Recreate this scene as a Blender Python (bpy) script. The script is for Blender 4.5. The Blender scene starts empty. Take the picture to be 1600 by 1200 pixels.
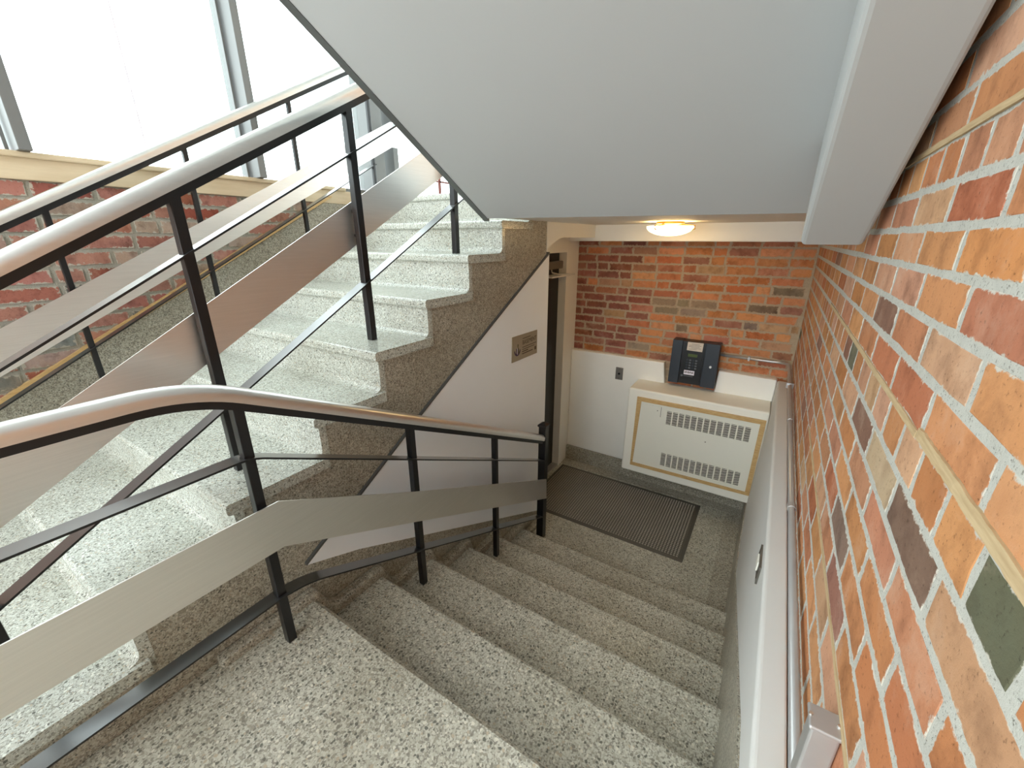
import bpy, bmesh, math, random
from mathutils import Vector
random.seed(7)
S = bpy.context.scene
COL = S.collection
OZ = 2.122                     # all coordinates below are metres from eye height; the lobby floor becomes z = 0

# ------------------------------------------------------------------ camera, world, exposure
cam_d = bpy.data.cameras.new('camera'); cam_d.sensor_width = 36; cam_d.lens = 645 / 1600 * 36
cam_d.clip_start = 0.01; cam_d.clip_end = 200
cam = bpy.data.objects.new('camera', cam_d); COL.objects.link(cam)
cam.location = (0, 0, OZ); cam.rotation_euler = (math.pi / 2 - 0.339, 0, 0.5625)
S.camera = cam
W = bpy.data.worlds.new('overcast_sky'); S.world = W; W.use_nodes = True
bg = W.node_tree.nodes['Background']; bg.inputs[0].default_value = (0.90, 0.97, 1.0, 1); bg.inputs[1].default_value = 5.6
S.view_settings.view_transform = 'Standard'; S.view_settings.look = 'None'
S.view_settings.gamma = 1; S.view_settings.use_curve_mapping = False
S.view_settings.exposure = 0.0
S.cycles.max_bounces = 10; S.cycles.diffuse_bounces = 6; S.cycles.transparent_max_bounces = 12

# ------------------------------------------------------------------ materials
def lin(c):
    return tuple((x / 255 / 12.92) if x / 255 <= 0.04045 else ((x / 255 + 0.055) / 1.055) ** 2.4 for x in c)
def newmat(name):
    m = bpy.data.materials.new(name); m.use_nodes = True
    nt = m.node_tree; b = nt.nodes['Principled BSDF']
    return m, nt, b
def N(nt, t, **kw):
    n = nt.nodes.new(t)
    for k, v in kw.items(): setattr(n, k, v)
    return n
def ramp(nt, stops, interp='LINEAR'):
    r = N(nt, 'ShaderNodeValToRGB'); cr = r.color_ramp; cr.interpolation = interp
    while len(cr.elements) > 1: cr.elements.remove(cr.elements[-1])
    cr.elements[0].position = stops[0][0]; cr.elements[0].color = (*lin(stops[0][1]), 1)
    for p, c in stops[1:]:
        e = cr.elements.new(p); e.color = (*lin(c), 1)
    return r
def mix(nt, a, b, fac, mode='MIX'):
    m = N(nt, 'ShaderNodeMix', data_type='RGBA', blend_type=mode)
    for sock, v in ((m.inputs[0], fac), (m.inputs[6], a), (m.inputs[7], b)):
        if hasattr(v, 'links'): nt.links.new(v, sock)
        elif isinstance(v, tuple): sock.default_value = (*v[:3], 1)
        else: sock.default_value = v
    return m.outputs[2]
def noise(nt, scale, detail=4, rough=.6, vec=None):
    n = N(nt, 'ShaderNodeTexNoise'); n.inputs['Scale'].default_value = scale; n.inputs['Detail'].default_value = detail
    n.inputs['Roughness'].default_value = rough
    if vec is not None: nt.links.new(vec, n.inputs['Vector'])
    return n
def pos(nt, scale=None):
    g = N(nt, 'ShaderNodeNewGeometry'); v = g.outputs['Position']
    if scale:
        mp = N(nt, 'ShaderNodeMapping'); mp.inputs['Scale'].default_value = scale; nt.links.new(v, mp.inputs['Vector']); v = mp.outputs[0]
    return v
def bump(nt, b, h, dist=.002, strength=.5):
    n = N(nt, 'ShaderNodeBump'); n.inputs['Distance'].default_value = dist; n.inputs['Strength'].default_value = strength
    nt.links.new(h, n.inputs['Height']); nt.links.new(n.outputs[0], b.inputs['Normal'])

def plain(name, rgb, rough=.5, metal=0, spec=None, var=0.06, nscale=8, bmp=0):
    m, nt, b = newmat(name)
    n = noise(nt, nscale, vec=pos(nt))
    c = lin(rgb); lo = tuple(x * (1 - var) for x in c); hi = tuple(min(1, x * (1 + var)) for x in c)
    nt.links.new(mix(nt, lo, hi, n.outputs[0]), b.inputs['Base Color'])
    b.inputs['Roughness'].default_value = rough; b.inputs['Metallic'].default_value = metal
    if spec is not None: b.inputs['Specular IOR Level'].default_value = spec
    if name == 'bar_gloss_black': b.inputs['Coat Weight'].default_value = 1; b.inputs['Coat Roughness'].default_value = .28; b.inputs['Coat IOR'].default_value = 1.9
    if bmp: bump(nt, b, noise(nt, 60, vec=pos(nt)).outputs[0], .001, bmp)
    return m

def terrazzo(name, tint, rough=.28, chip=95, dark=.30):
    m, nt, b = newmat(name)
    P = pos(nt)
    wob = noise(nt, 40, 2, vec=P)
    pv = mix(nt, P, wob.outputs[1], .012, 'ADD')
    v1 = N(nt, 'ShaderNodeTexVoronoi'); v1.inputs['Scale'].default_value = chip; nt.links.new(pv, v1.inputs['Vector'])
    sep = N(nt, 'ShaderNodeSeparateColor'); nt.links.new(v1.outputs['Color'], sep.inputs[0])
    r1 = ramp(nt, [(0, (112, 112, 106)), (dark * .35, (142, 140, 132)), (dark * .6, (166, 164, 154)), (dark, (198, 198, 190)), (.62, (212, 213, 206)), (.82, (228, 228, 220)), (.93, (192, 182, 166)), (1, (170, 168, 160))], 'CONSTANT')
    nt.links.new(sep.outputs[0], r1.inputs[0])
    v2 = N(nt, 'ShaderNodeTexVoronoi'); v2.inputs['Scale'].default_value = chip * 2.3; nt.links.new(P, v2.inputs['Vector'])
    sep2 = N(nt, 'ShaderNodeSeparateColor'); nt.links.new(v2.outputs['Color'], sep2.inputs[0])
    r2 = ramp(nt, [(0, (150, 148, 142)), (.2, (188, 188, 180)), (.6, (210, 212, 206)), (.9, (160, 158, 150))], 'CONSTANT')
    nt.links.new(sep2.outputs[1], r2.inputs[0])
    # chips of the large size where the cell is near its centre, small chips in the matrix between
    lt = N(nt, 'ShaderNodeMath', operation='LESS_THAN'); lt.inputs[1].default_value = .46; nt.links.new(v1.outputs['Distance'], lt.inputs[0])
    c = mix(nt, r2.outputs[0], r1.outputs[0], lt.outputs[0])
    big = noise(nt, 2.2, 3, vec=P)
    c = mix(nt, c, lin(tint), 1.0, 'MULTIPLY')
    soil = ramp(nt, [(.3, (205, 200, 190)), (.65, (255, 255, 255))]); nt.links.new(big.outputs[0], soil.inputs[0])
    c = mix(nt, c, soil.outputs[0], .6, 'MULTIPLY')
    nt.links.new(c, b.inputs['Base Color']); b.inputs['Roughness'].default_value = rough
    bump(nt, b, v2.outputs['Distance'], .0006, .25)
    return m

def brickmat(name, use_attr=False, contrast=.35, axis=1, smear=(194, 188, 176), amount=1.0):
    m, nt, b = newmat(name)
    if use_attr:
        a = N(nt, 'ShaderNodeAttribute'); a.attribute_name = 'tint'; base = a.outputs['Color']
        P = pos(nt)
    else:
        oi = N(nt, 'ShaderNodeObjectInfo'); base = oi.outputs['Color']
        P = pos(nt)
    n1 = noise(nt, 14, 5, .65, P)
    stripes = noise(nt, 1, 3, .5, pos(nt, (16, 16, 9)))
    pits = noise(nt, 160, 3, .7, P)
    r1 = ramp(nt, [(.28, (150, 135, 130)), (.5, (255, 255, 255)), (.75, (255, 246, 236))]); nt.links.new(n1.outputs[0], r1.inputs[0])
    r2 = ramp(nt, [(.30, (196, 178, 168)), (.5, (255, 255, 255)), (.66, (255, 248, 240))]); nt.links.new(stripes.outputs[0], r2.inputs[0])
    r3 = ramp(nt, [(.27, (120, 105, 98)), (.4, (255, 255, 255))]); nt.links.new(pits.outputs[0], r3.inputs[0])
    c = mix(nt, base, r1.outputs[0], contrast + .2, 'MULTIPLY')
    c = mix(nt, c, r2.outputs[0], contrast, 'MULTIPLY')
    c = mix(nt, c, r3.outputs[0], .7, 'MULTIPLY')
    # lime bloom left on the brick face
    bl = noise(nt, 7, 6, .7, P)
    rb = ramp(nt, [(.56, (0, 0, 0)), (.74, (150, 150, 150))]); nt.links.new(bl.outputs[0], rb.inputs[0])
    c = mix(nt, c, lin((214, 190, 168)), rb.outputs[0])
    if not use_attr:          # mortar smeared over the brick's own edges, ragged
        tc = N(nt, 'ShaderNodeTexCoord'); sp = N(nt, 'ShaderNodeSeparateXYZ'); nt.links.new(tc.outputs['Generated'], sp.inputs[0])
        def edge(sock, k):
            a = N(nt, 'ShaderNodeMath', operation='SUBTRACT'); nt.links.new(sock, a.inputs[0]); a.inputs[1].default_value = .5
            b_ = N(nt, 'ShaderNodeMath', operation='ABSOLUTE'); nt.links.new(a.outputs[0], b_.inputs[0])
            d = N(nt, 'ShaderNodeMath', operation='SUBTRACT'); d.inputs[0].default_value = .5; nt.links.new(b_.outputs[0], d.inputs[1])
            e = N(nt, 'ShaderNodeMath', operation='MULTIPLY'); nt.links.new(d.outputs[0], e.inputs[0]); e.inputs[1].default_value = k
            return e.outputs[0]
        mn = N(nt, 'ShaderNodeMath', operation='MINIMUM'); nt.links.new(edge(sp.outputs[2], .057), mn.inputs[0]); nt.links.new(edge(sp.outputs[axis], .15), mn.inputs[1])
        nn = noise(nt, 55, 5, .7, P); th = N(nt, 'ShaderNodeMapRange'); th.inputs[1].default_value = .42; th.inputs[2].default_value = .72
        th.inputs[3].default_value = 0; th.inputs[4].default_value = .011 * amount; nt.links.new(nn.outputs[0], th.inputs[0])
        lt = N(nt, 'ShaderNodeMath', operation='SUBTRACT'); nt.links.new(th.outputs[0], lt.inputs[0]); nt.links.new(mn.outputs[0], lt.inputs[1])
        sm = N(nt, 'ShaderNodeMapRange'); sm.inputs[1].default_value = -.0008; sm.inputs[2].default_value = .0016; nt.links.new(lt.outputs[0], sm.inputs[0])
        c = mix(nt, c, lin(smear), sm.outputs[0])
    nt.links.new(c, b.inputs['Base Color']); b.inputs['Roughness'].default_value = .85
    b.inputs['Specular IOR Level'].default_value = .25
    bump(nt, b, pits.outputs[0], .0012, .6)
    return m
def mortarmat(name, rgb):
    m, nt, b = newmat(name)
    P = pos(nt); n1 = noise(nt, 30, 6, .7, P); n2 = noise(nt, 260, 3, .7, P)
    c = lin(rgb)
    k = mix(nt, tuple(x * .72 for x in c), tuple(min(1, x * 1.12) for x in c), n1.outputs[0])
    r = ramp(nt, [(.30, (110, 104, 96)), (.42, (255, 255, 255))]); nt.links.new(n2.outputs[0], r.inputs[0])
    k = mix(nt, k, r.outputs[0], .75, 'MULTIPLY')
    nt.links.new(k, b.inputs['Base Color']); b.inputs['Roughness'].default_value = .95
    b.inputs['Specular IOR Level'].default_value = .1
    bump(nt, b, n2.outputs[0], .0015, .8)
    return m
def woodmat(name, a, c2, axis=(6, 1, 30), rough=.5):
    m, nt, b = newmat(name)
    n = noise(nt, 4, 6, .6, pos(nt, axis))
    r = ramp(nt, [(.3, a), (.7, c2)]); nt.links.new(n.outputs[0], r.inputs[0])
    nt.links.new(r.outputs[0], b.inputs['Base Color']); b.inputs['Roughness'].default_value = rough
    bump(nt, b, n.outputs[0], .0008, .4)
    return m
def metal(name, rgb, rough, streak=None, aniso=0):
    m, nt, b = newmat(name)
    b.inputs['Metallic'].default_value = 1
    n = noise(nt, 3, 5, .6, pos(nt, streak) if streak else pos(nt))
    c = lin(rgb)
    nt.links.new(mix(nt, tuple(x * .9 for x in c), tuple(min(1, x * 1.08) for x in c), n.outputs[0]), b.inputs['Base Color'])
    mr = N(nt, 'ShaderNodeMapRange'); mr.inputs[3].default_value = rough * .8; mr.inputs[4].default_value = rough * 1.25
    nt.links.new(n.outputs[0], mr.inputs[0]); nt.links.new(mr.outputs[0], b.inputs['Roughness'])
    if aniso: b.inputs['Anisotropic'].default_value = aniso
    return m
def glassmat():
    m, nt, b = newmat('window_glass'); nt.nodes.remove(b)
    t = N(nt, 'ShaderNodeBsdfTransparent'); g = N(nt, 'ShaderNodeBsdfGlossy'); g.inputs['Roughness'].default_value = .02
    t.inputs[0].default_value = (.93, .96, .95, 1)
    f = N(nt, 'ShaderNodeFresnel'); g0 = N(nt, 'ShaderNodeNewGeometry'); ior = N(nt, 'ShaderNodeMapRange')
    ior.inputs[3].default_value = 1.45; ior.inputs[4].default_value = 1 / 1.45      # same reflectance at both faces of the pane
    nt.links.new(g0.outputs['Backfacing'], ior.inputs[0]); nt.links.new(ior.outputs[0], f.inputs[0])
    mx = N(nt, 'ShaderNodeMixShader'); nt.links.new(f.outputs[0], mx.inputs[0]); nt.links.new(t.outputs[0], mx.inputs[1]); nt.links.new(g.outputs[0], mx.inputs[2])
    nt.links.new(mx.outputs[0], nt.nodes['Material Output'].inputs[0])
    return m
def glow(name, rgb, strength):
    m, nt, b = newmat(name)
    n = noise(nt, 14, 3, .6, pos(nt))
    c = lin(rgb)
    col = mix(nt, tuple(x * .75 for x in c), c, n.outputs[0])
    nt.links.new(col, b.inputs['Base Color']); nt.links.new(col, b.inputs['Emission Color'])
    b.inputs['Emission Strength'].default_value = strength; b.inputs['Roughness'].default_value = .25
    return m

M = dict(
    terr=terrazzo('terrazzo', (238, 234, 224), rough=.38, chip=105, dark=.38),
    terr_up=terrazzo('terrazzo_pale', (252, 255, 252), rough=.18, chip=135, dark=.16),
    terr_dark=terrazzo('terrazzo_dark', (226, 219, 208), rough=.35, chip=130, dark=.5),
    brick=brickmat('brick_face', amount=.62), brick_s=brickmat('brick_face_far', True),
    brick_red=brickmat('brick_face_red', contrast=.5, smear=(172, 164, 150), amount=1.5), brick_b=brickmat('brick_face_lobby', axis=0, smear=(176, 150, 122), amount=1.5),
    mortar=mortarmat('mortar_light', (192, 190, 181)), mortar_b=mortarmat('mortar_tan', (186, 166, 140)), mortar_l=mortarmat('mortar_grey', (170, 166, 154)),
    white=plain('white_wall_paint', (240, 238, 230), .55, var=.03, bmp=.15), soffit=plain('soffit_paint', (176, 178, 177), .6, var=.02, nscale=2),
    ledge=plain('ledge_paint', (212, 211, 207), .55, var=.03, bmp=.15), cream=plain('cream_paint', (238, 235, 222), .5, var=.02), panelw=plain('panel_wall_paint', (238, 242, 246), .55, var=.03, nscale=2),
    black=plain('black_enamel', (18, 18, 20), .3, var=.2), steel=metal('brushed_steel', (236, 233, 230), .34, (2, 2, 60), .3),
    rail=metal('handrail_metal', (226, 223, 219), .32, (30, 3, 30)),
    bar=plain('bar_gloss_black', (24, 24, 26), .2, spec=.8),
    trimdark=plain('dark_edge_metal', (92, 94, 92), .45, .3), wood=woodmat('oak_trim', (184, 146, 92), (208, 176, 122)),
    sill=woodmat('sill_paint', (198, 178, 146), (212, 194, 164), (3, 1, 8), .5), lath=woodmat('raw_lath', (172, 146, 108), (196, 172, 134), (60, 4, 60), .8),
    alu=plain('window_frame_grey', (116, 117, 116), .45, .2, var=.05), rubber=plain('black_rubber', (150, 142, 130), .6, var=.25, nscale=3), rubber_e=plain('rubber_edge', (84, 80, 72), .55),
    galv=plain('galvanised', (186, 185, 184), .34, metal=.6, var=.08), glass=glassmat(), navy=plain('navy_enamel', (38, 46, 56), .42, var=.1),
    blackp=plain('black_plastic', (12, 13, 17), .35), paper=plain('paper_card', (214, 202, 188), .8), ink=plain('printed_ink', (88, 80, 74), .8),
    lcd=plain('lcd_green', (74, 88, 34), .3), key=plain('key_grey', (92, 96, 100), .5), bowl=glow('lamp_bowl_glass', (255, 220, 156), 12.0), brass=metal('aged_brass', (150, 110, 50), .35),
    sign=plain('sign_tan', (150, 138, 116), .4), signink=plain('sign_ink', (74, 60, 48), .7), purple=plain('sign_purple', (58, 38, 66), .6), signolive=plain('sign_olive', (72, 66, 32), .6), signwhite=plain('sign_white', (226, 220, 230), .6),
    door=plain('black_door', (16, 15, 16), .35, var=.2), closer=plain('closer_grey', (110, 100, 88), .5), chrome=metal('chrome', (235, 232, 228), .35), armgrey=plain('arm_silver', (214, 210, 204), .35),
    slot=plain('slot_shadow', (52, 44, 36), .8), heat=plain('heater_panel', (226, 224, 210), .45, var=.02), rust=plain('rusty_rail', (120, 62, 52), .7),
    plate=metal('wall_plate', (150, 146, 140), .4), stone=plain('kerb_concrete', (150, 148, 142), .9, bmp=.3))

# ------------------------------------------------------------------ object helpers
ORG = {}                        # world origin of every object made here
def bmnew(): return bmesh.new()
def box(bm, x0, x1, y0, y1, z0, z1):
    v = [bm.verts.new((x, y, z)) for x in (x0, x1) for y in (y0, y1) for z in (z0, z1)]
    for f in ((0, 1, 3, 2), (4, 6, 7, 5), (0, 4, 5, 1), (2, 3, 7, 6), (0, 2, 6, 4), (1, 5, 7, 3)):
        bm.faces.new([v[i] for i in f])
def prism(bm, poly, axis, a, b):
    """poly: 2-D outline in the other two axes (in x,y,z order), extruded along axis from a to b"""
    def mk(p, t):
        q = list(p); q.insert('xyz'.index(axis), t); return bm.verts.new(q)
    A = [mk(p, a) for p in poly]; B = [mk(p, b) for p in poly]; n = len(poly)
    bm.faces.new(A); bm.faces.new(B[::-1])
    for i in range(n): bm.faces.new([A[i], B[i], B[(i + 1) % n], A[(i + 1) % n]])
def tube(bm, pts, r, n=10, cap=True):
    rings = []
    up0 = Vector((0, 0, 1))
    P = [Vector(p) for p in pts]
    for i, p in enumerate(P):
        t = (P[min(i + 1, len(P) - 1)] - P[max(i - 1, 0)]).normalized()
        u = t.cross(up0)
        if u.length < 1e-4: u = Vector((1, 0, 0))
        u.normalize(); w = u.cross(t)
        rings.append([bm.verts.new(p + (u * math.cos(k * 2 * math.pi / n) + w * math.sin(k * 2 * math.pi / n)) * r) for k in range(n)])
    for a, b in zip(rings, rings[1:]):
        for k in range(n): bm.faces.new([a[k], a[(k + 1) % n], b[(k + 1) % n], b[k]])
    if cap: bm.faces.new(rings[0][::-1]); bm.faces.new(rings[-1])
def sweep(bm, path, prof, x):
    """path: (y, z) points in the plane x; prof: closed list of (dx, dn), n = normal of the path in its plane (upwards)"""
    rings = []
    for i, (y, z) in enumerate(path):
        y0, z0 = path[max(i - 1, 0)]; y1, z1 = path[min(i + 1, len(path) - 1)]
        d = math.hypot(y1 - y0, z1 - z0); ny, nz = -(z1 - z0) / d, (y1 - y0) / d
        rings.append([bm.verts.new((x + a, y + ny * b, z + nz * b)) for a, b in prof])
    n = len(prof)
    for a, b in zip(rings, rings[1:]):
        for k in range(n): bm.faces.new([a[k], a[(k + 1) % n], b[(k + 1) % n], b[k]])
    bm.faces.new(rings[0][::-1]); bm.faces.new(rings[-1])
def lathe(bm, cx, cy, prof, n=32):
    rings = []
    for r, z in prof:
        rings.append([bm.verts.new((cx + r * math.cos(k * 2 * math.pi / n), cy + r * math.sin(k * 2 * math.pi / n), z)) for k in range(n)] if r > 1e-5 else [bm.verts.new((cx, cy, z))])
    for a, b in zip(rings, rings[1:]):
        for k in range(n):
            q = [a[k % len(a)], a[(k + 1) % len(a)], b[(k + 1) % len(b)], b[k % len(b)]]
            q2 = []
            for v in q:
                if v not in q2: q2.append(v)
            if len(q2) > 2: bm.faces.new(q2)
def obj(name, bm, mat, parent=None, smooth=False, bevel=0, segs=2, **props):
    """link bm as ONE mesh object; its origin sits at the middle of its base, or in its parent's frame"""
    bmesh.ops.recalc_face_normals(bm, faces=bm.faces)
    xs = [v.co.x for v in bm.verts]; ys = [v.co.y for v in bm.verts]; zs = [v.co.z for v in bm.verts]
    o0 = Vector(((min(xs) + max(xs)) / 2, (min(ys) + max(ys)) / 2, min(zs)))
    bmesh.ops.translate(bm, verts=bm.verts, vec=-o0)
    me = bpy.data.meshes.new(name); bm.to_mesh(me); bm.free()
    if smooth:
        for p in me.polygons: p.use_smooth = True
    me.materials.append(mat)
    o = bpy.data.objects.new(name, me); COL.objects.link(o)
    ORG[o] = o0
    if parent: o.parent = parent; o.location = o0 - ORG[parent]
    else: o.location = o0 + Vector((0, 0, OZ))
    if smooth == 'auto':
        pass
    if bevel:
        b = o.modifiers.new('edge_rounding', 'BEVEL'); b.width = bevel; b.segments = segs; b.limit_method = 'ANGLE'; b.angle_limit = math.radians(40)
    for k, v in props.items(): o[k] = v
    return o
def B(name, x0, x1, y0, y1, z0, z1, mat, parent=None, **kw):
    bm = bmnew(); box(bm, x0, x1, y0, y1, z0, z1); return obj(name, bm, mat, parent, **kw)
def P(name, poly, axis, a, b, mat, parent=None, **kw):
    bm = bmnew(); prism(bm, poly, axis, a, b); return obj(name, bm, mat, parent, **kw)
def thing(name, at, label, cat, group=None):
    o = bpy.data.objects.new(name, None); COL.objects.link(o); o.empty_display_size = .1
    ORG[o] = Vector(at); o.location = ORG[o] + Vector((0, 0, OZ))
    o['label'] = label; o['category'] = cat
    if group: o['group'] = group
    return o
def text(name, body, size, mat, parent, origin, udir, vdir, extr=.0004):
    c = bpy.data.curves.new(name, 'FONT'); c.body = body; c.size = size; c.extrude = extr; c.align_x = 'LEFT'
    t = bpy.data.objects.new(name + '_src', c); COL.objects.link(t)
    dg = bpy.context.evaluated_depsgraph_get(); me = bpy.data.meshes.new_from_object(t.evaluated_get(dg))
    bpy.data.objects.remove(t); bpy.data.curves.remove(c)
    bm = bmnew(); bm.from_mesh(me); bpy.data.meshes.remove(me)
    u, v, o0 = Vector(udir), Vector(vdir), Vector(origin); w = u.cross(v)
    for q in bm.verts: q.co = o0 + u * q.co.x + v * q.co.y + w * q.co.z
    return obj(name, bm, mat, parent)

ST = dict(kind='structure')
FL = -2.122                    # lobby floor
LAND = -1.275                  # landing the photograph is taken from

# ------------------------------------------------------------------ flights: nosing positions (y, z)
UP = [(-.18, -1.10), (.127, -.93), (.425, -.76), (.742, -.595), (1.035, -.423), (1.333, -.254), (1.641, -.075), (1.940, .090), (2.24, .275)]
DN = [(.62, LAND), (.918, -1.412), (1.225, -1.549), (1.53, -1.70), (1.84, -1.85), (2.14, -1.986)]
XS, XL, XR = -1.30, -2.82, .19          # stringer face, window wall, brick wall

# ------------------------------------------------------------------ setting: floors, walls, ceilings
lobby_floor = B('floor', -1.75, .13, 2.0, 3.62, FL - .15, FL, M['terr'], **ST)
bm = bmnew(); prism(bm, [(-2.4, LAND), (.605, LAND), (.62, LAND - .012), (.615, LAND - .03), (.60, LAND - .04), (.60, LAND - .2), (-2.4, LAND - .2)], 'x', XS, .14)
box(bm, XL, XS, -2.4, -.12, LAND - .2, LAND)
obj('floor.001', bm, M['terr'], **ST)
B('floor.002', XL, .19, 2.29, 4.62, .165, .275, M['terr'], **ST)

wall_right = B('wall_right', XR, XR + .26, -2.4, 4.62, FL - .15, 4.5, M['mortar'], **ST)
wall_back = B('wall_back', -1.75, XR + .1, 3.53, 3.75, FL - .1, .16, M['mortar_b'], **ST)
wall_left = B('wall_left', XL - .22, XL, -2.4, 4.62, LAND - .2, .30, M['mortar_l'], **ST)
# plastered wall closing the space below the rising flight (ends in a corner at the lobby)
P('wall_stair', [(.625, -1.142), (.90, -.985), (1.279, -.764), (1.801, -.476), (2.507, -.094), (2.507, -2.05), (2.433, -2.029), (.848, -1.233)], 'x', XS - .05, XS + .006, M['panelw'], **ST)
P('trim_1', [(.625, -1.142), (.90, -.985), (1.279, -.764), (1.801, -.476), (2.507, -.094), (2.507, -.083), (1.801, -.465), (1.279, -.753), (.90, -.974), (.625, -1.131)], 'x', XS - .02, XS + .010, M['trimdark'], **ST)
# lobby side wall with the doorway
bm = bmnew(); box(bm, -1.75, -1.53, 3.285, 3.53, FL, .05); box(bm, -1.75, -1.53, 2.42, 3.285, -.108, .05)
box(bm, -1.75, XS - .05, 2.42, 2.507, FL, -.108)
obj('wall_lobby', bm, M['white'], **ST)
# ceiling over the lobby and the beams that border it
B('ceiling', XS, XR, 1.80, 3.53, .10, .16, M['white'], **ST)
P('trim_2', [(2.482, .15), (2.482, -.082), (2.505, -.068), (2.549, -.041), (2.58, -.026), (2.622, -.012), (2.67, .001), (2.718, .006), (3.53, .006), (3.53, .15)], 'x', -1.75, XS, M['white'], **ST)
B('trim_3', -1.53, XR, 3.30, 3.53, -.021, .12, M['white'], bevel=.006, **ST)
# sloped underside of the flight above
bm = bmnew()
q = [(-1.25, 1.735, .09), (XR, 1.735, .076), (XR, -2.2, .076 + .56 * 3.935), (-1.25, -2.2, .09 + .57 * 3.935)]
lo = [bm.verts.new(p) for p in q]; hi = [bm.verts.new((p[0], p[1] + (.12 if i < 2 else 0), p[2] + .20)) for i, p in enumerate(q)]
bm.faces.new(lo); bm.faces.new(hi[::-1])
for i in range(4): bm.faces.new([lo[i], lo[(i + 1) % 4], hi[(i + 1) % 4], hi[i]])
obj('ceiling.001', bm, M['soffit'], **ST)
bm = bmnew()
prism(bm, [(1.750, .078), (-2.2, .078 + .57 * 3.95), (-2.2, .20 + .57 * 3.95), (1.750, .20)], 'x', -1.262, -1.232)
obj('trim_4', bm, M['trimdark'], **ST)
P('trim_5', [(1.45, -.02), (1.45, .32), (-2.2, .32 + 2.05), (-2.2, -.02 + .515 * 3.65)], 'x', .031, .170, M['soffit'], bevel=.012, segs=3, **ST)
#WF
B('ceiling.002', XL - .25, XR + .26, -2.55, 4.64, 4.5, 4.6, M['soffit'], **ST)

# plaster wainscot of the lobby end wall, notched round the intercom
P('trim_6', [(-1.53, -1.973), (.105, -1.973), (.12, -.985), (-.274, -.978), (-.285, -1.16), (-.665, -1.16), (-.690, -.976), (-1.53, -.978)], 'y', 3.47, 3.56, M['white'], bevel=.010, segs=3, **ST)
# plaster ledge along the brick wall
def lean(z): return .12 + (z + .985) * .03
bm = bmnew(); prism(bm, [(.184, FL), (.184, -.985), (.128, -.985), (.121, -.992), (lean(-1.5), -1.5), (lean(FL), FL)], 'y', -2.4, 3.47)
obj('trim_7', bm, M['ledge'], bevel=.006, **ST)
# terrazzo skirting that follows the stairs down
bm = bmnew()
top = [(3.465, -1.935), (2.40, -1.91), (.90, -1.15), (.62, -1.075), (-2.4, -1.075)]; bot = [(3.465, FL), (2.14, FL), (.62, -1.45), (.5, -1.45), (-2.4, -1.45)]
rows = []
for (y, z), (y2, z2) in zip(top, bot):
    rows.append([bm.verts.new((lean(z) - .006, y, z)), bm.verts.new((lean(z) + .02, y, z)), bm.verts.new((lean(z2) + .02, y2, z2)), bm.verts.new((lean(z2) - .010, y2, z2))])
for a, b in zip(rows, rows[1:]):
    for k in range(4): bm.faces.new([a[k], a[(k + 1) % 4], b[(k + 1) % 4], b[k]])
bm.faces.new(rows[0]); bm.faces.new(rows[-1][::-1])
obj('baseboard_right', bm, M['terr_dark'], **ST)
B('baseboard_back', -1.53, .10, 3.452, 3.475, FL, -1.973, M['terr_dark'], **ST)
bm = bmnew(); box(bm, -.03, .085, 2.22, 3.455, FL - .01, FL + .003); box(bm, -1.53, -.03, 3.345, 3.455, FL - .01, FL + .003)
obj('trim_8', bm, M['terr_dark'], **ST)

# window wall: sill, sloping oak trim, terrazzo skirting above the treads
B('trim_9', XL - .05, XL + .022, -2.4, 2.75, .236, .324, M['sill'], bevel=.003, **ST)
B('trim_10', XL - .15, XL + .040, -2.4, 2.15, .322, .346, M['sill'], bevel=.006, **ST)
sl = .5405
def tr(y): return -.665 + (y - .231) * sl
P('trim_11', [(-1.2, tr(-1.2)), (1.985, tr(1.985)), (2.03, tr(1.985)), (2.03, tr(2.03) - .03), (-1.2, tr(-1.2) - .032)], 'x', XL - .01, XL + .030, M['wood'], **ST)
P('baseboard_left', [(-1.2, tr(-1.2) - .036), (2.02, tr(2.02) - .036), (4.6, tr(2.02) - .01), (4.6, .17), (2.3, .10), (2.0, -.25), (-.2, -1.50), (-1.2, -1.50)], 'x', XL - .02, XL + .018, M['terr_dark'], **ST)
B('baseboard_left.001', XL - .02, XL + .018, -2.4, -1.2, LAND - .05, tr(-1.2) - .036, M['terr_dark'], **ST)

# ------------------------------------------------------------------ bricks
def brick_variants(count, L, H, prefix, face):
    """irregular brick front, rim chamfered; local axes u (length), v (height), w (outwards)"""
    out = []
    for i in range(count):
        bm = bmnew(); j = lambda s: random.uniform(-s, s)
        rim = [(-.5, -.5), (-.17, -.5), (.17, -.5), (.5, -.5), (.5, 0), (.5, .5), (.17, .5), (-.17, .5), (-.5, .5), (-.5, 0)]
        pr = [(a * L + j(.0026), b * H + j(.0022)) for a, b in rim]
        rows = []
        for depth, sc in ((-.02, 1), (-.0005, 1), (0, .955)):
            r = []
            for (u, v) in pr:
                su = 1 if sc == 1 else 1 - .003 / L; sv = 1 if sc == 1 else 1 - .003 / H
                r.append(bm.verts.new(face(u * su, v * sv, depth + (j(.00015) if sc != 1 else 0))))
            rows.append(r)
        for a, b in zip(rows, rows[1:]):
            for k in range(10): bm.faces.new([a[k], a[(k + 1) % 10], b[(k + 1) % 10], b[k]])
        bm.faces.new(rows[-1])
        bmesh.ops.recalc_face_normals(bm, faces=bm.faces)
        # an open shell turned outwards
        if sum((f.normal.dot(Vector(face(0, 0, 1)) - Vector(face(0, 0, 0))) for f in bm.faces if len(f.verts) == 10)) < 0:
            bmesh.ops.reverse_faces(bm, faces=bm.faces)
        me = bpy.data.meshes.new(prefix); bm.to_mesh(me); bm.free(); out.append(me)
    return out
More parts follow.
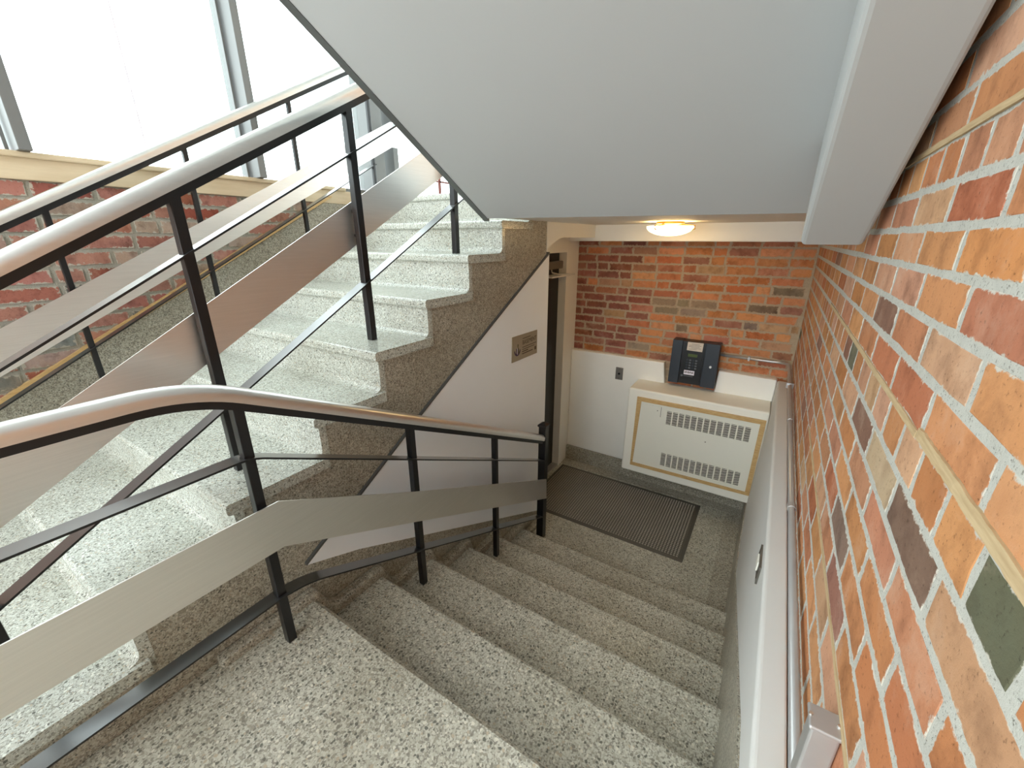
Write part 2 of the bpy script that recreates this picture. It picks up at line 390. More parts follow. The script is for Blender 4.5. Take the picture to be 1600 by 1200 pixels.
def lay_bricks(wall, cells, face, plane_pt, mats, proud, pick, limit):
    """cells: (u0, u1, v0, v1, colour) ; the ones that show largest are parts, the rest one 'stuff' mesh"""
    st = brick_variants(7, .19, .057, 'brick', face); hd = brick_variants(4, .092, .057, 'brick', face)
    for me in st + hd: me.materials.append(mats[0])
    cells = sorted(cells, key=pick); k = 0
    big, rest = cells[:limit], cells[limit:]
    for u0, u1, v0, v1, c in big:
        L, H = u1 - u0, v1 - v0
        me = random.choice(st if L > .13 else hd); L0 = .19 if L > .13 else .092
        o = bpy.data.objects.new('brick', me); COL.objects.link(o); o.parent = wall
        o.location = plane_pt((u0 + u1) / 2, (v0 + v1) / 2, proud + random.uniform(-.0002, .0004)) - ORG[wall]
        sc = face(L / L0, H / .057, 1); o.scale = [abs(t) for t in sc]
        o.color = (*lin(c), 1)
    if rest:
        bm = bmnew(); lay = bm.loops.layers.float_color.new('tint')
        for u0, u1, v0, v1, c in rest:
            cc = (*lin(c), 1)
            e = .003
            A = [bm.verts.new(plane_pt(u, v, proud - .012)) for u, v in ((u0, v0), (u1, v0), (u1, v1), (u0, v1))]
            C = [bm.verts.new(plane_pt(u, v, proud)) for u, v in ((u0 + e, v0 + e), (u1 - e, v0 + e), (u1 - e, v1 - e), (u0 + e, v1 - e))]
            fs = [bm.faces.new(C)] + [bm.faces.new([A[i], A[(i + 1) % 4], C[(i + 1) % 4], C[i]]) for i in range(4)]
            for f in fs:
                for l in f.loops: l[lay] = cc
        obj('brickwork', bm, mats[1], wall, kind='stuff')
def jit(c, s=10): 
    d = random.uniform(-s, s)
    return tuple(max(0, min(255, x + d + random.uniform(-s / 3, s / 3))) for x in c)

# right wall: measured bed joints and head joints, running bond with two header courses
beds = [.34, .275, .209, .144, .078, .016, -.046, -.110, -.175, -.243, -.313, -.381, -.446, -.513, -.586, -.657, -.739, -.810, -.878, -.945, -1.02]
heads = [(.10, .2), (.0, .2), (.13, .2), (.007, .1), (.082, .2), (.174, .2), (.092, .2), (.19, .2), (.089, .2), (.155, .1), (.108, .2), (.012, .2), (.122, .2), (.022, .2), (.118, .2), (.001, .2), (.1, .2), (.01, .2), (.1, .1), (.02, .2)]
while beds[0] < 2.6: beds.insert(0, beds[0] + .067); heads.insert(0, (random.choice((0, .1)), .2))
PAL_R = [((192, 136, 92), 9), ((186, 127, 84), 8), ((186, 132, 100), 6), ((192, 148, 116), 5), ((178, 114, 80), 3), ((150, 110, 92), .6), ((112, 110, 92), .12), ((128, 102, 90), .3)]
SPECIAL = {(-.278, .405): (96, 96, 76), (-.345, .60): (121, 96, 81), (-.278, .5): (197, 140, 92), (-.345, .80): (181, 158, 129), (-.015, .68): (201, 138, 87), (-.015, .88): (197, 140, 94), (-.14, .9): (185, 126, 92),
           (-.14, 1.09): (131, 97, 81), (-.078, .6): (174, 113, 87), (-.078, .79): (195, 137, 94), (-.21, 1.18): (182, 124, 87), (-.278, 1.32): (106, 103, 85), (-.345, 1.0): (129, 96, 80), (-.21, .6): (197, 138, 96), (-.21, .8): (174, 108, 78)}
cells = []
for i in range(len(beds) - 1):
    z1, z0 = beds[i] - .0055, beds[i + 1] + .0055
    off, L = heads[i]; y = off - 2.4 - (0.0 if L == .2 else 0)
    y = off - 12 * .2
    while y < 3.5:
        a, b = max(y, -2.35) + .0062, min(y + L, 3.50) - .0062
        if b - a > .03:
            c = random.choices([p[0] for p in PAL_R], [p[1] for p in PAL_R])[0]; c = jit(c)
            for (sz, sy), sc in SPECIAL.items():
                if z0 < sz < z1 and a < sy < b: c = sc
            cells.append((a, b, z0, z1, c))
        y += L
def pickR(c):
    u, v = (c[0] + c[1]) / 2, (c[2] + c[3]) / 2
    vis = -1.0 < v < .36 and u > .28 and not (v > .0 and u > 1.75) and v < .36 - max(0, (u - .8)) * .5
    return (0 if vis else 10) + math.hypot(u, v)
faceR = lambda u, v, w: (-w, u, v)
lay_bricks(wall_right, cells, faceR, lambda u, v, w: Vector((XR - w, u, v)), (M['brick'], M['brick_s']), .0006, pickR, 296)
def lath(ys, z, h, proud, breaks=()):
    bm = bmnew(); n = 40
    rows = []
    for i in range(n + 1):
        y = ys[0] + (ys[1] - ys[0]) * i / n; hh = h * random.uniform(.9, 1.06); dz = random.uniform(-.0006, .0006); p = proud * random.uniform(.9, 1.08)
        rows.append([bm.verts.new((XR + .004, y, z + dz - hh / 2)), bm.verts.new((XR - p, y, z + dz - hh / 2)), bm.verts.new((XR - p * .8, y, z + dz + hh / 2)), bm.verts.new((XR + .004, y, z + dz + hh / 2))])
    for a, b in zip(rows, rows[1:]):
        for k in range(4): bm.faces.new([a[k], a[(k + 1) % 4], b[(k + 1) % 4], b[k]])
    bm.faces.new(rows[0]); bm.faces.new(rows[-1][::-1])
    obj('wooden_lath', bm, M['lath'], wall_right)
lath((.24, .690), -.2365, .014, .0045); lath((.70, 2.05), -.243, .010, .003); lath((.30, 1.30), .148, .011, .004); lath((.42, 1.75), -.657, .007, .003)

# lobby end wall
PAL_B = [((192, 122, 80), 7), ((200, 134, 90), 6), ((178, 114, 86), 4), ((158, 110, 88), 2.5), ((136, 116, 98), 1), ((182, 142, 108), 2.5), ((148, 134, 114), .5)]
cells = []; z = -.021 + .02; r = 0
while z > -1.20:
    L = .2; x = -1.55 + (.1 if r % 2 else 0) - .2 + random.uniform(-.02, .02)
    while x < XR:
        l = L if random.random() > .25 else .1
        a, b = max(x, -1.54) + .006, min(x + l, XR - .004) - .006
        if b - a > .03:
            pal = PAL_B
            c = jit(random.choices([p[0] for p in pal], [p[1] for p in pal])[0], 12)
            if a < -1.05 and random.random() < .75: c = jit((146, 92, 74), 12)
            if -.98 < a < -.55 and z < -.42 and random.random() < .6: c = jit((150, 128, 108), 14)
            cells.append((a, b, z - .0655 + .0105 + random.uniform(-.002, .002), z + random.uniform(-.002, .002), c))
        x += l
    z -= .0655; r += 1
faceB = lambda u, v, w: (u, -w, v)
lay_bricks(wall_back, cells, faceB, lambda u, v, w: Vector((u, 3.53 - w, v)), (M['brick_b'], M['brick_s']), .004, lambda c: -c[2], 290)

# window wall below the sill
PAL_L = [((158, 108, 94), 6), ((168, 124, 108), 4), ((150, 92, 76), 3), ((160, 138, 124), 3), ((134, 134, 128), 1.4)]
cells = []; z = .232; r = 0
while z > -1.2:
    y = -1.4 + (.1 if r % 2 else 0); 
    while y < 2.05:
        l = .215 if random.random() > .2 else .11
        a, b = y + .009, y + l - .009
        if z > tr(a) - .03 and b < 2.1: cells.append((a, b, z - .058, z, jit(random.choices([p[0] for p in PAL_L], [p[1] for p in PAL_L])[0], 12)))
        y += l
    z -= .0735; r += 1
faceL = lambda u, v, w: (w, u, v)
lay_bricks(wall_left, cells, faceL, lambda u, v, w: Vector((XL + w, u, v)), (M['brick_red'], M['brick_s']), .006, lambda c: abs(c[0] - .8), 290)

# ------------------------------------------------------------------ windows
w1 = obj('window_1', (lambda bm: (box(bm, XL - .12, XL - .03, -2.4, 4.6, .326, .352), bm)[1])(bmnew()), M['alu'], **ST)
def mullion(y0, y1, d0=.12, d1=.08):
    B('mullion', XL - d0, XL + d1, y0, y1, .346, 4.48, M['alu'], w1, bevel=.002)
ends = [-1.9, -1.2, -.42, .565, 1.54, 2.455, 2.625, 3.9]
for y0, y1 in ((-1.93, -1.88), (-.44, -.40), (.544, .586), (1.52, 1.562), (2.41, 2.506), (2.60, 2.65), (4.52, 4.60)): mullion(y0, y1)
B('outdoor_rail', XL - .06, XL - .04, 3.262, 3.280, .40, .64, M['rust'], w1); B('outdoor_rail', XL - .06, XL - .04, 2.9, 4.5, .496, .508, M['rust'], w1)  # reddish guard rail from outdoors, put in as bars in the window plane
for y in (.53, 1.508): B('glazing_bead', XL - .045, XL - .022, y - .006, y + .006, .346, 4.48, M['alu'], w1)
B('glazing_joint', XL - .062, XL - .055, 1.030, 1.036, .37, 4.4, M['signwhite'], w1)
B('head_rail', XL - .12, XL + .05, -2.4, 4.6, 4.4, 4.49, M['alu'], w1)
pan = [(-2.35, -1.93), (-1.88, -.44), (-.40, .544), (.586, 1.52), (1.562, 2.41), (2.506, 2.60), (2.65, 4.52)]
for a, b in pan: B('pane', XL - .072, XL - .066, a, b, .37, 4.4, M['glass'], w1)
w2 = B('window_2', XL, XR, 4.56, 4.62, .275, .30, M['alu'], **ST)
for x in (-1.0, -.2): B('mullion', x - .03, x + .03, 4.54, 4.64, .30, 4.4, M['alu'], w2)
B('head_rail', XL, XR, 4.54, 4.64, 4.4, 4.49, M['alu'], w2)
for a, b in ((XL, -1.03), (-.97, -.23), (-.17, XR)): B('pane', a, b, 4.585, 4.591, .30, 4.4, M['glass'], w2)

# ------------------------------------------------------------------ door in the lobby side wall
d1 = B('door_1', -1.665, -1.60, 2.45, 3.285, FL + .012, -.108, M['door'], **ST)
B('door_panel', -1.602, -1.596, 2.56, 3.20, FL + .12, -1.25, M['blackp'], d1); B('door_panel', -1.602, -1.596, 2.56, 3.20, -1.12, -.40, M['blackp'], d1)
B('threshold', -1.68, -1.54, 2.45, 3.285, FL, FL + .014, M['galv'], d1)
B('door_closer', -1.60, -1.548, 2.98, 3.26, -.235, -.175, M['closer'], d1, bevel=.006)
bm = bmnew(); tube(bm, [(-1.575, 3.10, -.242), (-1.565, 3.09, -.262), (-1.50, 3.12, -.278), (-1.46, 3.30, -.282)], .006, 8); box(bm, -1.58, -1.465, 2.90, 3.30, -.2885, -.2785)
obj('closer_arm', bm, M['armgrey'], d1)

# ------------------------------------------------------------------ staircases
up = thing('staircase', (-2.05, .9, LAND), 'pale terrazzo staircase rising past the windows to the upper landing', 'staircase')
def tread_up(y, z, y2):
    return [(y2 + .035, z), (y + .010, z), (y + .003, z - .003), (y, z - .010), (y, z - .030), (y + .004, z - .036), (y + .022, z - .040), (y2 + .035, z - .040)]
for k, (y, z) in enumerate(UP):
    y2 = UP[k + 1][0] if k < 8 else y + .06
    P('tread', tread_up(y, z, y2), 'x', XL + .01, XS + .014, M['terr_up'], up)
    zb = UP[k - 1][1] if k else LAND
    P('riser', [(y + .05, z - .04), (y + .022, z - .04), (y + .022, zb + .03), (y + .019, zb + .016), (y + .010, zb + .006), (y - .006, zb + .0005), (y - .006, zb - .02), (y + .05, zb - .02)], 'x', XL + .01, XS, M['terr_up'], up)
saw = [(-.19, LAND - .05), (UP[0][0] + .024, LAND - .05)]
zb = LAND
for y, z in UP:
    saw += [(y + .024, zb - .005), (y + .024, z - .03)]; zb = z
saw = saw[2:]
poly = saw + [(2.481, UP[-1][1] - .03), (2.481, -.109), (1.801, -.476), (1.279, -.764), (.90, -.985), (.625, -1.142), (.45, LAND - .05)]
P('stringer', poly, 'x', XS - .10, XS - .002, M['terr_dark'], up)

dn = thing('staircase', (-.6, 1.3, FL), 'speckled terrazzo staircase going down to the lobby beside the white ledge', 'staircase')
for k in range(6):
    y, z = DN[k]
    zn = DN[k + 1][1] if k < 5 else FL
    # riser under nosing k, standing on the tread below
    P('riser', [(y - .06, z - .036), (y - .010, z - .036), (y - .010, zn + .018), (y - .004, zn + .006), (y + .010, zn + .0004), (y + .010, zn - .02), (y - .06, zn - .02)], 'x', XS - .001, .115, M['terr'], dn)
    if k:
        y0 = DN[k - 1][0]
        P('tread', [(y0 - .03, z), (y - .012, z), (y - .003, z - .004), (y, z - .013), (y - .003, z - .028), (y - .012, z - .036), (y0 - .03, z - .036)], 'x', XS - .001, .115, M['terr'], dn)
P('stringer', [(.45, LAND - .05), (.625, -1.142), (.848, -1.233), (2.433, -2.029), (2.507, -2.05), (2.507, FL - .02), (2.1, FL - .02), (.45, -1.6)], 'x', XS - .05, XS - .002, M['terr_dark'], dn)
# rounded kerb where the treads meet the stringer
kerb = []
zz = [p for p in DN]
kp = [(.30, LAND - .06), (.30, LAND + .03), (.63, LAND + .03)]
for k in range(1, 6): kp += [(DN[k - 1][0] + .045, DN[k][1] + .085), (DN[k - 1][0] + .085, DN[k][1] + .045), (DN[k][0] + .01, DN[k][1] + .04)]
kp += [(2.14 + .05, FL + .07), (2.14 + .09, FL + .03), (2.481, FL + .03), (2.481, FL - .02), (2.1, FL - .02)]
P('kerb', kp, 'x', XS - .004, XS + .045, M['terr_dark'], dn, bevel=.012)

# ------------------------------------------------------------------ railings
def handrail_prof(w=.052, h=.040, n=10):
    top = [(w / 2 * math.cos(math.pi * i / n), (h - .012) * math.sin(math.pi * i / n) - (h - .012)) for i in range(n + 1)]
    return top + [(-w / 2, -h), (w / 2, -h)][0:2]
HP = handrail_prof()
def rect(w, h0, h1): return [(-w / 2, h0), (w / 2, h0), (w / 2, h1), (-w / 2, h1)]
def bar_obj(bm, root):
    o = obj('flat_bar', bm, M['black'], root); o.data.materials.append(M['bar'])     # sheen on the top put in as a glossier coat, black elsewhere
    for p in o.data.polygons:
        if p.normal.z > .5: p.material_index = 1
def bend(a, b, c, r, n=9):
    """polyline a-b-c with the corner at b rounded"""
    A, Bv, C = Vector((*a, 0)), Vector((*b, 0)), Vector((*c, 0))
    p = Bv + (A - Bv).normalized() * r; q = Bv + (C - Bv).normalized() * r
    out = [tuple(a)]
    for i in range(n + 1):
        t = i / n; v = p * (1 - t) ** 2 + Bv * 2 * t * (1 - t) + q * t * t; out.append((v.x, v.y))
    return out + [tuple(c)]
def rail_parts(root, x, top, thin, pan_t, pan_b, low, posts, px, foot, panel_x, thin_on=True):
    bm = bmnew(); sweep(bm, top, HP, x); h = obj('handrail', bm, M['rail'], root, smooth=True)
    es = h.modifiers.new('crisp', 'EDGE_SPLIT'); es.split_angle = math.radians(50)
    bm = bmnew(); sweep(bm, top, rect(.034, -.062, -.040), x); sweep(bm, top, rect(.046, -.045, -.0395), x); obj('handrail_channel', bm, M['black'], root)
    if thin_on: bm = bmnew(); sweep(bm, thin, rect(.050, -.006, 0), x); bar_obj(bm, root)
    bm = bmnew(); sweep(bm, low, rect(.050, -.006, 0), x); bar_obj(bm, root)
    bm = bmnew(); n = len(pan_t); d = .002
    V = [[bm.verts.new((panel_x + s, y, z)) for s in (-d, d)] for y, z in pan_t]; U = [[bm.verts.new((panel_x + s, y, z)) for s in (-d, d)] for y, z in pan_b]
    for i in range(n - 1):
        bm.faces.new([V[i][0], V[i + 1][0], U[i + 1][0], U[i][0]]); bm.faces.new([V[i][1], U[i][1], U[i + 1][1], V[i + 1][1]])
        bm.faces.new([V[i][0], V[i][1], V[i + 1][1], V[i + 1][0]]); bm.faces.new([U[i][0], U[i + 1][0], U[i + 1][1], U[i][1]])
    bm.faces.new([V[0][0], U[0][0], U[0][1], V[0][1]]); bm.faces.new([V[-1][0], V[-1][1], U[-1][1], U[-1][0]])
    obj('infill_panel', bm, M['steel'], root)
    def at(line, y):
        for (a, za), (b, zb) in zip(line, line[1:]):
            if a <= y <= b: return za + (zb - za) * (y - a) / (b - a)
        return line[-1][1] if y > line[-1][0] else line[0][1]
    for y, zf in posts:
        p = B('post', x - px / 2, x + px / 2, y - px / 2, y + px / 2, zf, at(top, y) - .052, M['black'], root, bevel=.002)
        for f in (.22, .78):
            zc = at(pan_b, y) * f + at(pan_t, y) * (1 - f); a, b = sorted((x, panel_x))
            bm = bmnew(); tube(bm, [(a, y - .001, zc), (b, y, zc)], .007, 8); obj('panel_bolt', bm, M['black'], p)
s1, s2 = .5585, .565
near = thing('stair_railing', (-1.48, .6, LAND), 'black railing with steel infill panel on the open side of the rising flight', 'railing', 'stair railings')
def ln(s, y0, z0, ys): return [(y, z0 + s * (y - y0)) for y in ys]
Y0, Y1 = -.30, 2.0
rail_parts(near, -1.48, ln(s1, .211, -.023, (Y0, Y1)), ln(.567, .5525, -.0428, (Y0, Y1)), ln(.564, 0, -.530, (Y0, Y1)), ln(.564, 0, -.694, (Y0, Y1)), ln(.561, -.012, -.842, (Y0, Y1)),
           [(-.04, UP[0][1]), (.563, UP[2][1]), (1.187, UP[4][1]), (1.79, UP[6][1])], .030, None, -1.512)
far = thing('stair_railing', (-2.68, 1.0, LAND), 'black railing with steel panel in front of the windows, level at the upper landing', 'railing', 'stair railings')
YF = 2.50
ft = bend((-.3, -.130 - .3 * .561), (YF, -.130 + YF * .561), (3.6, -.130 + YF * .561), .12)
def flat(y0z, s): return [(-.3, y0z - .3 * s), (YF, y0z + YF * s), (3.6, y0z + YF * s)]
rail_parts(far, -2.68, ft, None, flat(-.500, .525), flat(-.665, .525), ln(.556, 0, -.785, (-.3, 2.345)),
           [(-.06, UP[0][1]), (.545, UP[2][1]), (1.12, UP[4][1]), (1.732, UP[6][1]), (2.335, UP[8][1])], .022, None, -2.645, thin_on=False)
down = thing('stair_railing', (-1.18, 1.2, LAND), 'black railing with steel panel running level over the landing then down to the newel', 'railing', 'stair railings')
xr = -1.18
rt_ = bend((-.9, -.323), (.385, -.323), (2.262, -1.262), .13)
th_ = bend((-.9, -.575), (.475, -.575), (2.26, -1.455), .04)
lo_ = bend((-.9, -1.088), (.535, -1.075), (2.26, -1.920), .09)
xp = xr + .034; k = xp / xr
pt_ = [(-.9, -.765 * k), (.527 * k, -.760 * k), (1.084 * k, -1.044 * k), (2.34 * k, -1.655 * k)]
pb_ = [(-.9, -.918 * k), (.515 * k, -.922 * k), (1.068 * k, -1.192 * k), (2.35 * k, -1.826 * k)]
rail_parts(down, xr, rt_, th_, pt_, pb_, lo_, [(-.14, LAND), (.473, LAND), (1.081, DN[2][1]), (1.69, DN[4][1])], .028, None, xp)
nw = B('newel_post', xr - .026, xr + .026, 2.254, 2.306, FL, -1.205, M['black'], down, bevel=.002)
bm = bmnew(); v = [bm.verts.new((xr + a * .032, 2.28 + b * .032, -1.205)) for a, b in ((-1, -1), (1, -1), (1, 1), (-1, 1))]; v2 = [bm.verts.new((q.co.x, q.co.y, -1.193)) for q in v]; t = bm.verts.new((xr, 2.28, -1.172))
bm.faces.new(v)
for i in range(4): bm.faces.new([v[i], v[(i + 1) % 4], v2[(i + 1) % 4], v2[i]]); bm.faces.new([v2[i], v2[(i + 1) % 4], t])
obj('post_cap', bm, M['black'], nw)

# ------------------------------------------------------------------ lobby furnishings
# convector heater in its plastered box
ht = thing('wall_heater', (-.395, 3.33, -1.905), 'cream convector heater with two slotted grilles in an oak frame', 'heater')
B('housing', -.885, .112, 3.20, 3.475, -1.905, -1.150, M['cream'], ht, bevel=.014, segs=3)
fx = [(-.806, -1.212), (.101, -1.210), (.106, -1.830), (-.808, -1.836)]
ix = [(-.770, -1.244), (.068, -1.240), (.064, -1.802), (-.790, -1.808)]
fx[1] = (.100, -1.209); fx[2] = (.094, -1.826)
for i in range(4):
    j = (i + 1) % 4
    P('frame_strip', [fx[i], fx[j], ix[j], ix[i]], 'y', 3.186, 3.203, M['wood'], ht)
fp = P('front_panel', ix, 'y', 3.193, 3.203, M['heat'], ht)
def grille(x0, x1, zt, zb, cols, slope):
    bmS = bmnew(); w = (x1 - x0) / cols
    for c in range(cols):
        a, b = x0 + c * w + w * .10, x0 + (c + 1) * w - w * .12
        z1 = zt - (c / cols) * .0; z0 = zb
        box(bmS, a, b, 3.1922, 3.1932, z0, z1)
        bm = bmnew(); n = 8; p = (z1 - z0) / n
        for i in range(n + 1):
            zc = z0 + i * p - p * .15
            vs = [(a, zc - .006), (b, zc + .010), (b, zc + .010 + p * .34), (a, zc - .006 + p * .34)]
            vs = [(x, min(max(z, z0), z1)) for x, z in vs]
            if abs(vs[2][1] - vs[1][1]) + abs(vs[3][1] - vs[0][1]) > .002: prism(bm, vs, 'y', 3.1905, 3.1925)
        obj('louver', bm, M['heat'], fp)
    obj('vent_slot', bmS, M['slot'], fp, kind='stuff')
grille(-.568, .024, -1.284, -1.397, 13, 1); grille(-.570, .016, -1.655, -1.768, 13, 1)
a = P('access_door', [(-.76, -1.262), (-.612, -1.262), (-.612, -1.345), (-.76, -1.345)], 'y', 3.1905, 3.1935, M['heat'], fp)
B('door_gap_shadow', -.612, -.6095, 3.1915, 3.1936, -1.347, -1.262, M['slot'], fp); B('door_gap_shadow', -.70, -.612, 3.1915, 3.1936, -1.2635, -1.262, M['slot'], fp)  # dark strips put in as the shadow line round the access door
B('screw', -.640, -.634, 3.188, 3.191, -1.300, -1.294, M['slot'], fp); B('screw', -.264, -.256, 3.190, 3.194, -1.477, -1.470, M['closer'], fp)

# door entry intercom
it = thing('intercom', (-.46, 3.48, -1.115), 'dark navy door entry intercom mounted on the bricks above the heater', 'intercom')
yb = 3.42
P('body', [(-.625, -.765), (-.295, -.765), (-.293, -1.112), (-.627, -1.112)], 'y', yb + .012, 3.53, M['blackp'], it)
P('side_cover', [(-.632, -.760), (-.556, -.760), (-.556, -1.116), (-.634, -1.116)], 'y', yb, 3.52, M['navy'], it, bevel=.003)
dr = P('cabinet_door', [(-.386, -.762), (-.286, -.762), (-.284, -1.116), (-.388, -1.116)], 'y', yb - .002, 3.52, M['navy'], it, bevel=.003)
bm = bmnew(); tube(bm, [(-.332, yb + .002, -.942), (-.332, yb - .014, -.942)], .009, 12); obj('lock', bm, M['chrome'], dr)
kp_ = B('keypad_plate', -.545, -.398, yb + .006, yb + .014, -1.09, -.775, M['blackp'], it)
card = P('notice_card', [(-.520, -.768), (-.405, -.766), (-.408, -.836), (-.522, -.834)], 'y', yb + .003, yb + .0055, M['paper'], it)
bm = bmnew()
for i, (a, b) in enumerate(((-.49, -.432), (-.508, -.42), (-.51, -.43), (-.49, -.42), (-.505, -.45))): box(bm, a, b, yb + .0024, yb + .0032, -.780 - i * .0105 - .0024, -.780 - i * .0105)
obj('printed_lines', bm, M['ink'], card)
B('display', -.507, -.438, yb + .003, yb + .007, -.884, -.862, M['lcd'], it)
for r in range(4):
    for c in range(4):
        B('key', -.515 + c * .0225, -.500 + c * .0225, yb + .002, yb + .007, -.918 - r * .0215, -.906 - r * .0215, M['key'] if c % 2 else M['navy'], it, bevel=.001)
st = B('sticker', -.520, -.442, yb + .004, yb + .0065, -1.034, -.998, M['signwhite'], it)
bm = bmnew()
for i in range(8): box(bm, -.514 + i * .0085, -.5085 + i * .0085, yb + .0034, yb + .0042, -1.022 + (i % 3) * .002, -1.008 + (i % 2) * .003)
obj('printed_lines', bm, M['ink'], st)
bm = bmnew(); lathe(bm, 0, 0, [(0, 0), (.009, 0), (.009, .002), (0, .002)], 14)
for v in bm.verts: x_, y_, z_ = v.co; v.co = (-.533 + x_, yb + .006 - z_, -1.046 + y_)
box(bm, -.520, -.450, yb + .0045, yb + .0062, -1.049, -1.043)
obj('maker_mark', bm, M['key'], it)

# conduit from the intercom round the corner and along the brick wall
cd = thing('conduit_pipe', (.17, 1.5, -.84), 'thin galvanised conduit running from the intercom along the brick wall', 'conduit')
arc = [(.168 - .10 + .10 * math.sin(t), 3.508 - .10 + .10 * math.cos(t), -.86 + .008 * t) for t in [i * math.pi / 16 for i in range(9)]]
bm = bmnew(); tube(bm, [(-.29, 3.508, -.857)] + arc + [(.168, 3.0, -.846), (.168, -2.4, -.825)], .0108, 12); obj('pipe', bm, M['galv'], cd, smooth=True)
def ring(y, z):
    bm = bmnew(); tube(bm, [(.168, y - .012, z), (.168, y + .012, z)], .0135, 12); obj('coupling', bm, M['galv'], cd)
for y, z in ((1.47, -.840), (2.3, -.843)): ring(y, z)
bm = bmnew(); box(bm, -.095, -.082, 3.494, 3.53, -.875, -.843); obj('strap', bm, M['galv'], cd)
bm = bmnew(); box(bm, .150, .19, 2.90, 2.915, -.862, -.83); obj('strap', bm, M['galv'], cd)

# galvanised box low on the brick wall beside the camera
jb = thing('junction_box', (.168, .582, -.985), 'small galvanised electrical box standing against the brick wall in the near corner', 'junction box')
B('body', .153, .189, .566, .599, -.80, -.666, M['galv'], jb, bevel=.004, segs=3)
B('lid', .1495, .1895, .562, .603, -.666, -.659, M['galv'], jb, bevel=.003, segs=3)
for x in (.1525, .1865): bm = bmnew(); tube(bm, [(x, .5825, -.660), (x, .5825, -.6565)], .0028, 8); obj('screw', bm, M['chrome'], jb)
bm = bmnew(); tube(bm, [(.166, .582, -.985), (.166, .582, -.80)], .009, 10); obj('nipple', bm, M['galv'], jb)

# outlet plates
sp = thing('key_switch', (-1.056, 3.468, -1.19), 'small grey metal switch plate on the white wall left of the heater', 'switch')
B('plate', -1.090, -1.024, 3.462, 3.471, -1.190, -1.078, M['plate'], sp, bevel=.003)
bm = bmnew(); tube(bm, [(-1.057, 3.464, -1.134), (-1.057, 3.458, -1.134)], .010, 12); obj('lock_barrel', bm, M['blackp'], sp)
for z in (-1.092, -1.176): bm = bmnew(); tube(bm, [(-1.057, 3.463, z), (-1.057, 3.459, z)], .004, 8); obj('screw', bm, M['closer'], sp)
op = thing('wall_outlet', (.112, 1.42, -1.10), 'grey metal outlet plate seen edge-on on the white ledge beside the stairs', 'outlet')
P('plate', [(lean(-1.03) - .005, -1.03), (lean(-1.10) - .005, -1.10), (lean(-1.10) + .003, -1.10), (lean(-1.03) + .003, -1.03)], 'y', 1.36, 1.49, M['plate'], op)
P('socket', [(lean(-1.05) - .009, -1.05), (lean(-1.085) - .009, -1.085), (lean(-1.085), -1.085), (lean(-1.05), -1.05)], 'y', 1.41, 1.46, M['cream'], op)

# ceiling lamp
lp = thing('ceiling_lamp', (-.64, 2.90, .10), 'lit frosted glass bowl ceiling lamp with small brass hooks', 'lamp')
lx, ly = -.645, 2.90
bm = bmnew(); lathe(bm, lx, ly, [(0, .10), (.085, .10), (.085, .088), (.03, .078), (0, .078)]); obj('ceiling_plate', bm, M['brass'], lp, smooth=False)
bm = bmnew(); prof = [(.141 * math.sin(a), .070 - .056 * (math.cos(a)) ** 1.0) for a in [i * math.pi / 20 for i in range(11)]]
prof = [(r, z) for r, z in prof]; inner = [(r * .96, z + .004) for r, z in prof[::-1]]
lathe(bm, lx, ly, prof + [(.141, .072)] + inner, 40); obj('glass_bowl', bm, M['bowl'], lp, smooth=True)
for a in (-2.0, .1, 2.2):
    bm = bmnew(); c, s_ = math.cos(a), math.sin(a)
    tube(bm, [(lx + c * .05, ly + s_ * .05, .085), (lx + c * .115, ly + s_ * .115, .076), (lx + c * .147, ly + s_ * .147, .074), (lx + c * .147, ly + s_ * .147, .058), (lx + c * .128, ly + s_ * .128, .050)], .004, 8)
    obj('hook', bm, M['brass'], lp)

# rubber entrance mat
mt = thing('door_mat', (-.88, 2.95, FL), 'black ribbed rubber mat on the lobby floor before the heater', 'mat')
mx0, mx1, my0, my1 = -1.50, -.222, 2.563, 3.325
bm = bmnew()
o_ = [(mx0, my0), (mx1, my0), (mx1, my1), (mx0, my1)]; i_ = [(mx0 + .022, my0 + .022), (mx1 - .022, my0 + .022), (mx1 - .022, my1 - .022), (mx0 + .022, my1 - .022)]
a = [bm.verts.new((*p, FL)) for p in o_]; b = [bm.verts.new((*p, FL + .003)) for p in o_]; c = [bm.verts.new((*p, FL + .010)) for p in i_]
bm.faces.new(a[::-1])
for k in range(4): bm.faces.new([a[k], a[(k + 1) % 4], b[(k + 1) % 4], b[k]]); bm.faces.new([b[k], b[(k + 1) % 4], c[(k + 1) % 4], c[k]])
bm.faces.new(c)
obj('border', bm, M['rubber_e'], mt)
bm = bmnew(); px_ = .0200
nx = int((mx1 - mx0 - .052) / px_); ny = int((my1 - my0 - .052) / px_)
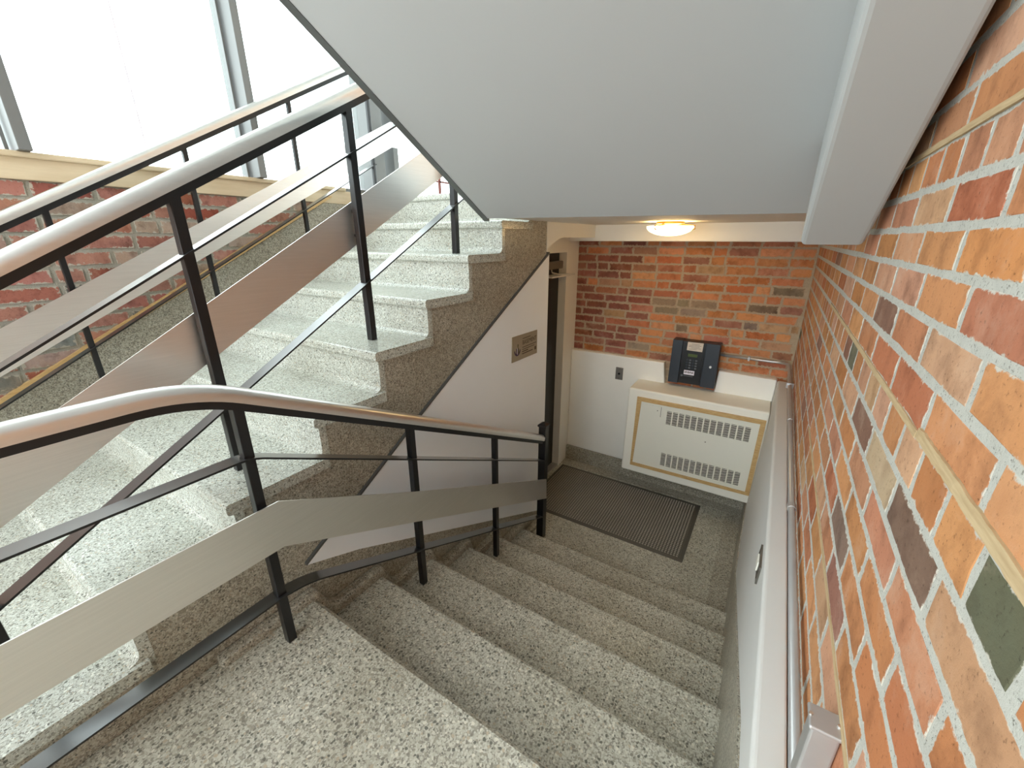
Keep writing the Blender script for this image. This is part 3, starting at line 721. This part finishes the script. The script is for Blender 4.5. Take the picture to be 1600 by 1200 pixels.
for i in range(nx):
    for j in range(ny):
        x, y = mx0 + .028 + i * px_, my0 + .028 + j * px_; h = FL + .0145
        b4 = [bm.verts.new((x + u, y + w, FL + .0095)) for u, w in ((0, 0), (.0125, 0), (.0125, .0125), (0, .0125))]
        t4 = [bm.verts.new((x + u, y + w, h)) for u, w in ((.002, .002), (.0105, .002), (.0105, .0095), (.002, .0095))]
        bm.faces.new(t4)
        for k in range(4): bm.faces.new([b4[k], b4[(k + 1) % 4], t4[(k + 1) % 4], t4[k]])
obj('nubs', bm, M['rubber'], mt, kind='stuff')

# sign on the stair wall
sg = thing('wall_sign', (XS + .008, 2.18, -.71), 'tan metal sign with purple emblem and lettering on the stair wall', 'sign')
xs_ = XS + .006
P('sign_plate', [(2.052, -.560), (2.358, -.567), (2.360, -.724), (2.045, -.718)], 'x', xs_, xs_ + .004, M['sign'], sg)
xt = xs_ + .0042
text('lettering', 'BASEMENT', .040, M['signink'], sg, (xt, 2.168, -.629), (0, .92, 0), (0, 0, 1))
bm = bmnew()
for z, y0, y1, h in ((-.592, 2.17, 2.27, .004), (-.648, 2.168, 2.345, .004), (-.662, 2.168, 2.32, .004), (-.676, 2.165, 2.24, .006), (-.69, 2.165, 2.30, .006)): box(bm, xt, xt + .0006, y0, y1, z, z + h)
box(bm, xt, xt + .0006, 2.325, 2.345, -.694, -.672)
obj('small_print', bm, M['signink'], sg)
bm = bmnew()
cy, cz, R = 2.108, -.652, .036
arcp = [(cy + R * math.cos(t), cz + R * math.sin(t)) for t in [math.pi * (1.02 + .96 * i / 14) for i in range(15)]]; arci = [(cy + R * .80 * math.cos(t), cz + .004 + R * .78 * math.sin(t)) for t in [math.pi * (1.98 - .96 * i / 14) for i in range(15)]]
prism(bm, arcp + arci, 'x', xt, xt + .0008)
box(bm, xt, xt + .0008, cy - .012, cy - .003, cz - .026, cz + .012)
obj('emblem', bm, M['purple'], sg)
bm = bmnew(); prism(bm, [(cy + .004, cz - .026), (cy + .021, cz - .020), (cy + .018, cz + .004), (cy + .008, cz + .022), (cy + .004, cz + .006)], 'x', xt, xt + .0008); prism(bm, [(cy + .001, cz + .020), (cy + .010, cz + .022), (cy + .012, cz + .036), (cy + .003, cz + .038)], 'x', xt, xt + .0008)
obj('emblem', bm, M['signolive'], sg)
B('emblem', xt, xt + .0008, cy - .003, cy + .003, cz - .028, cz + .012, M['signwhite'], sg)
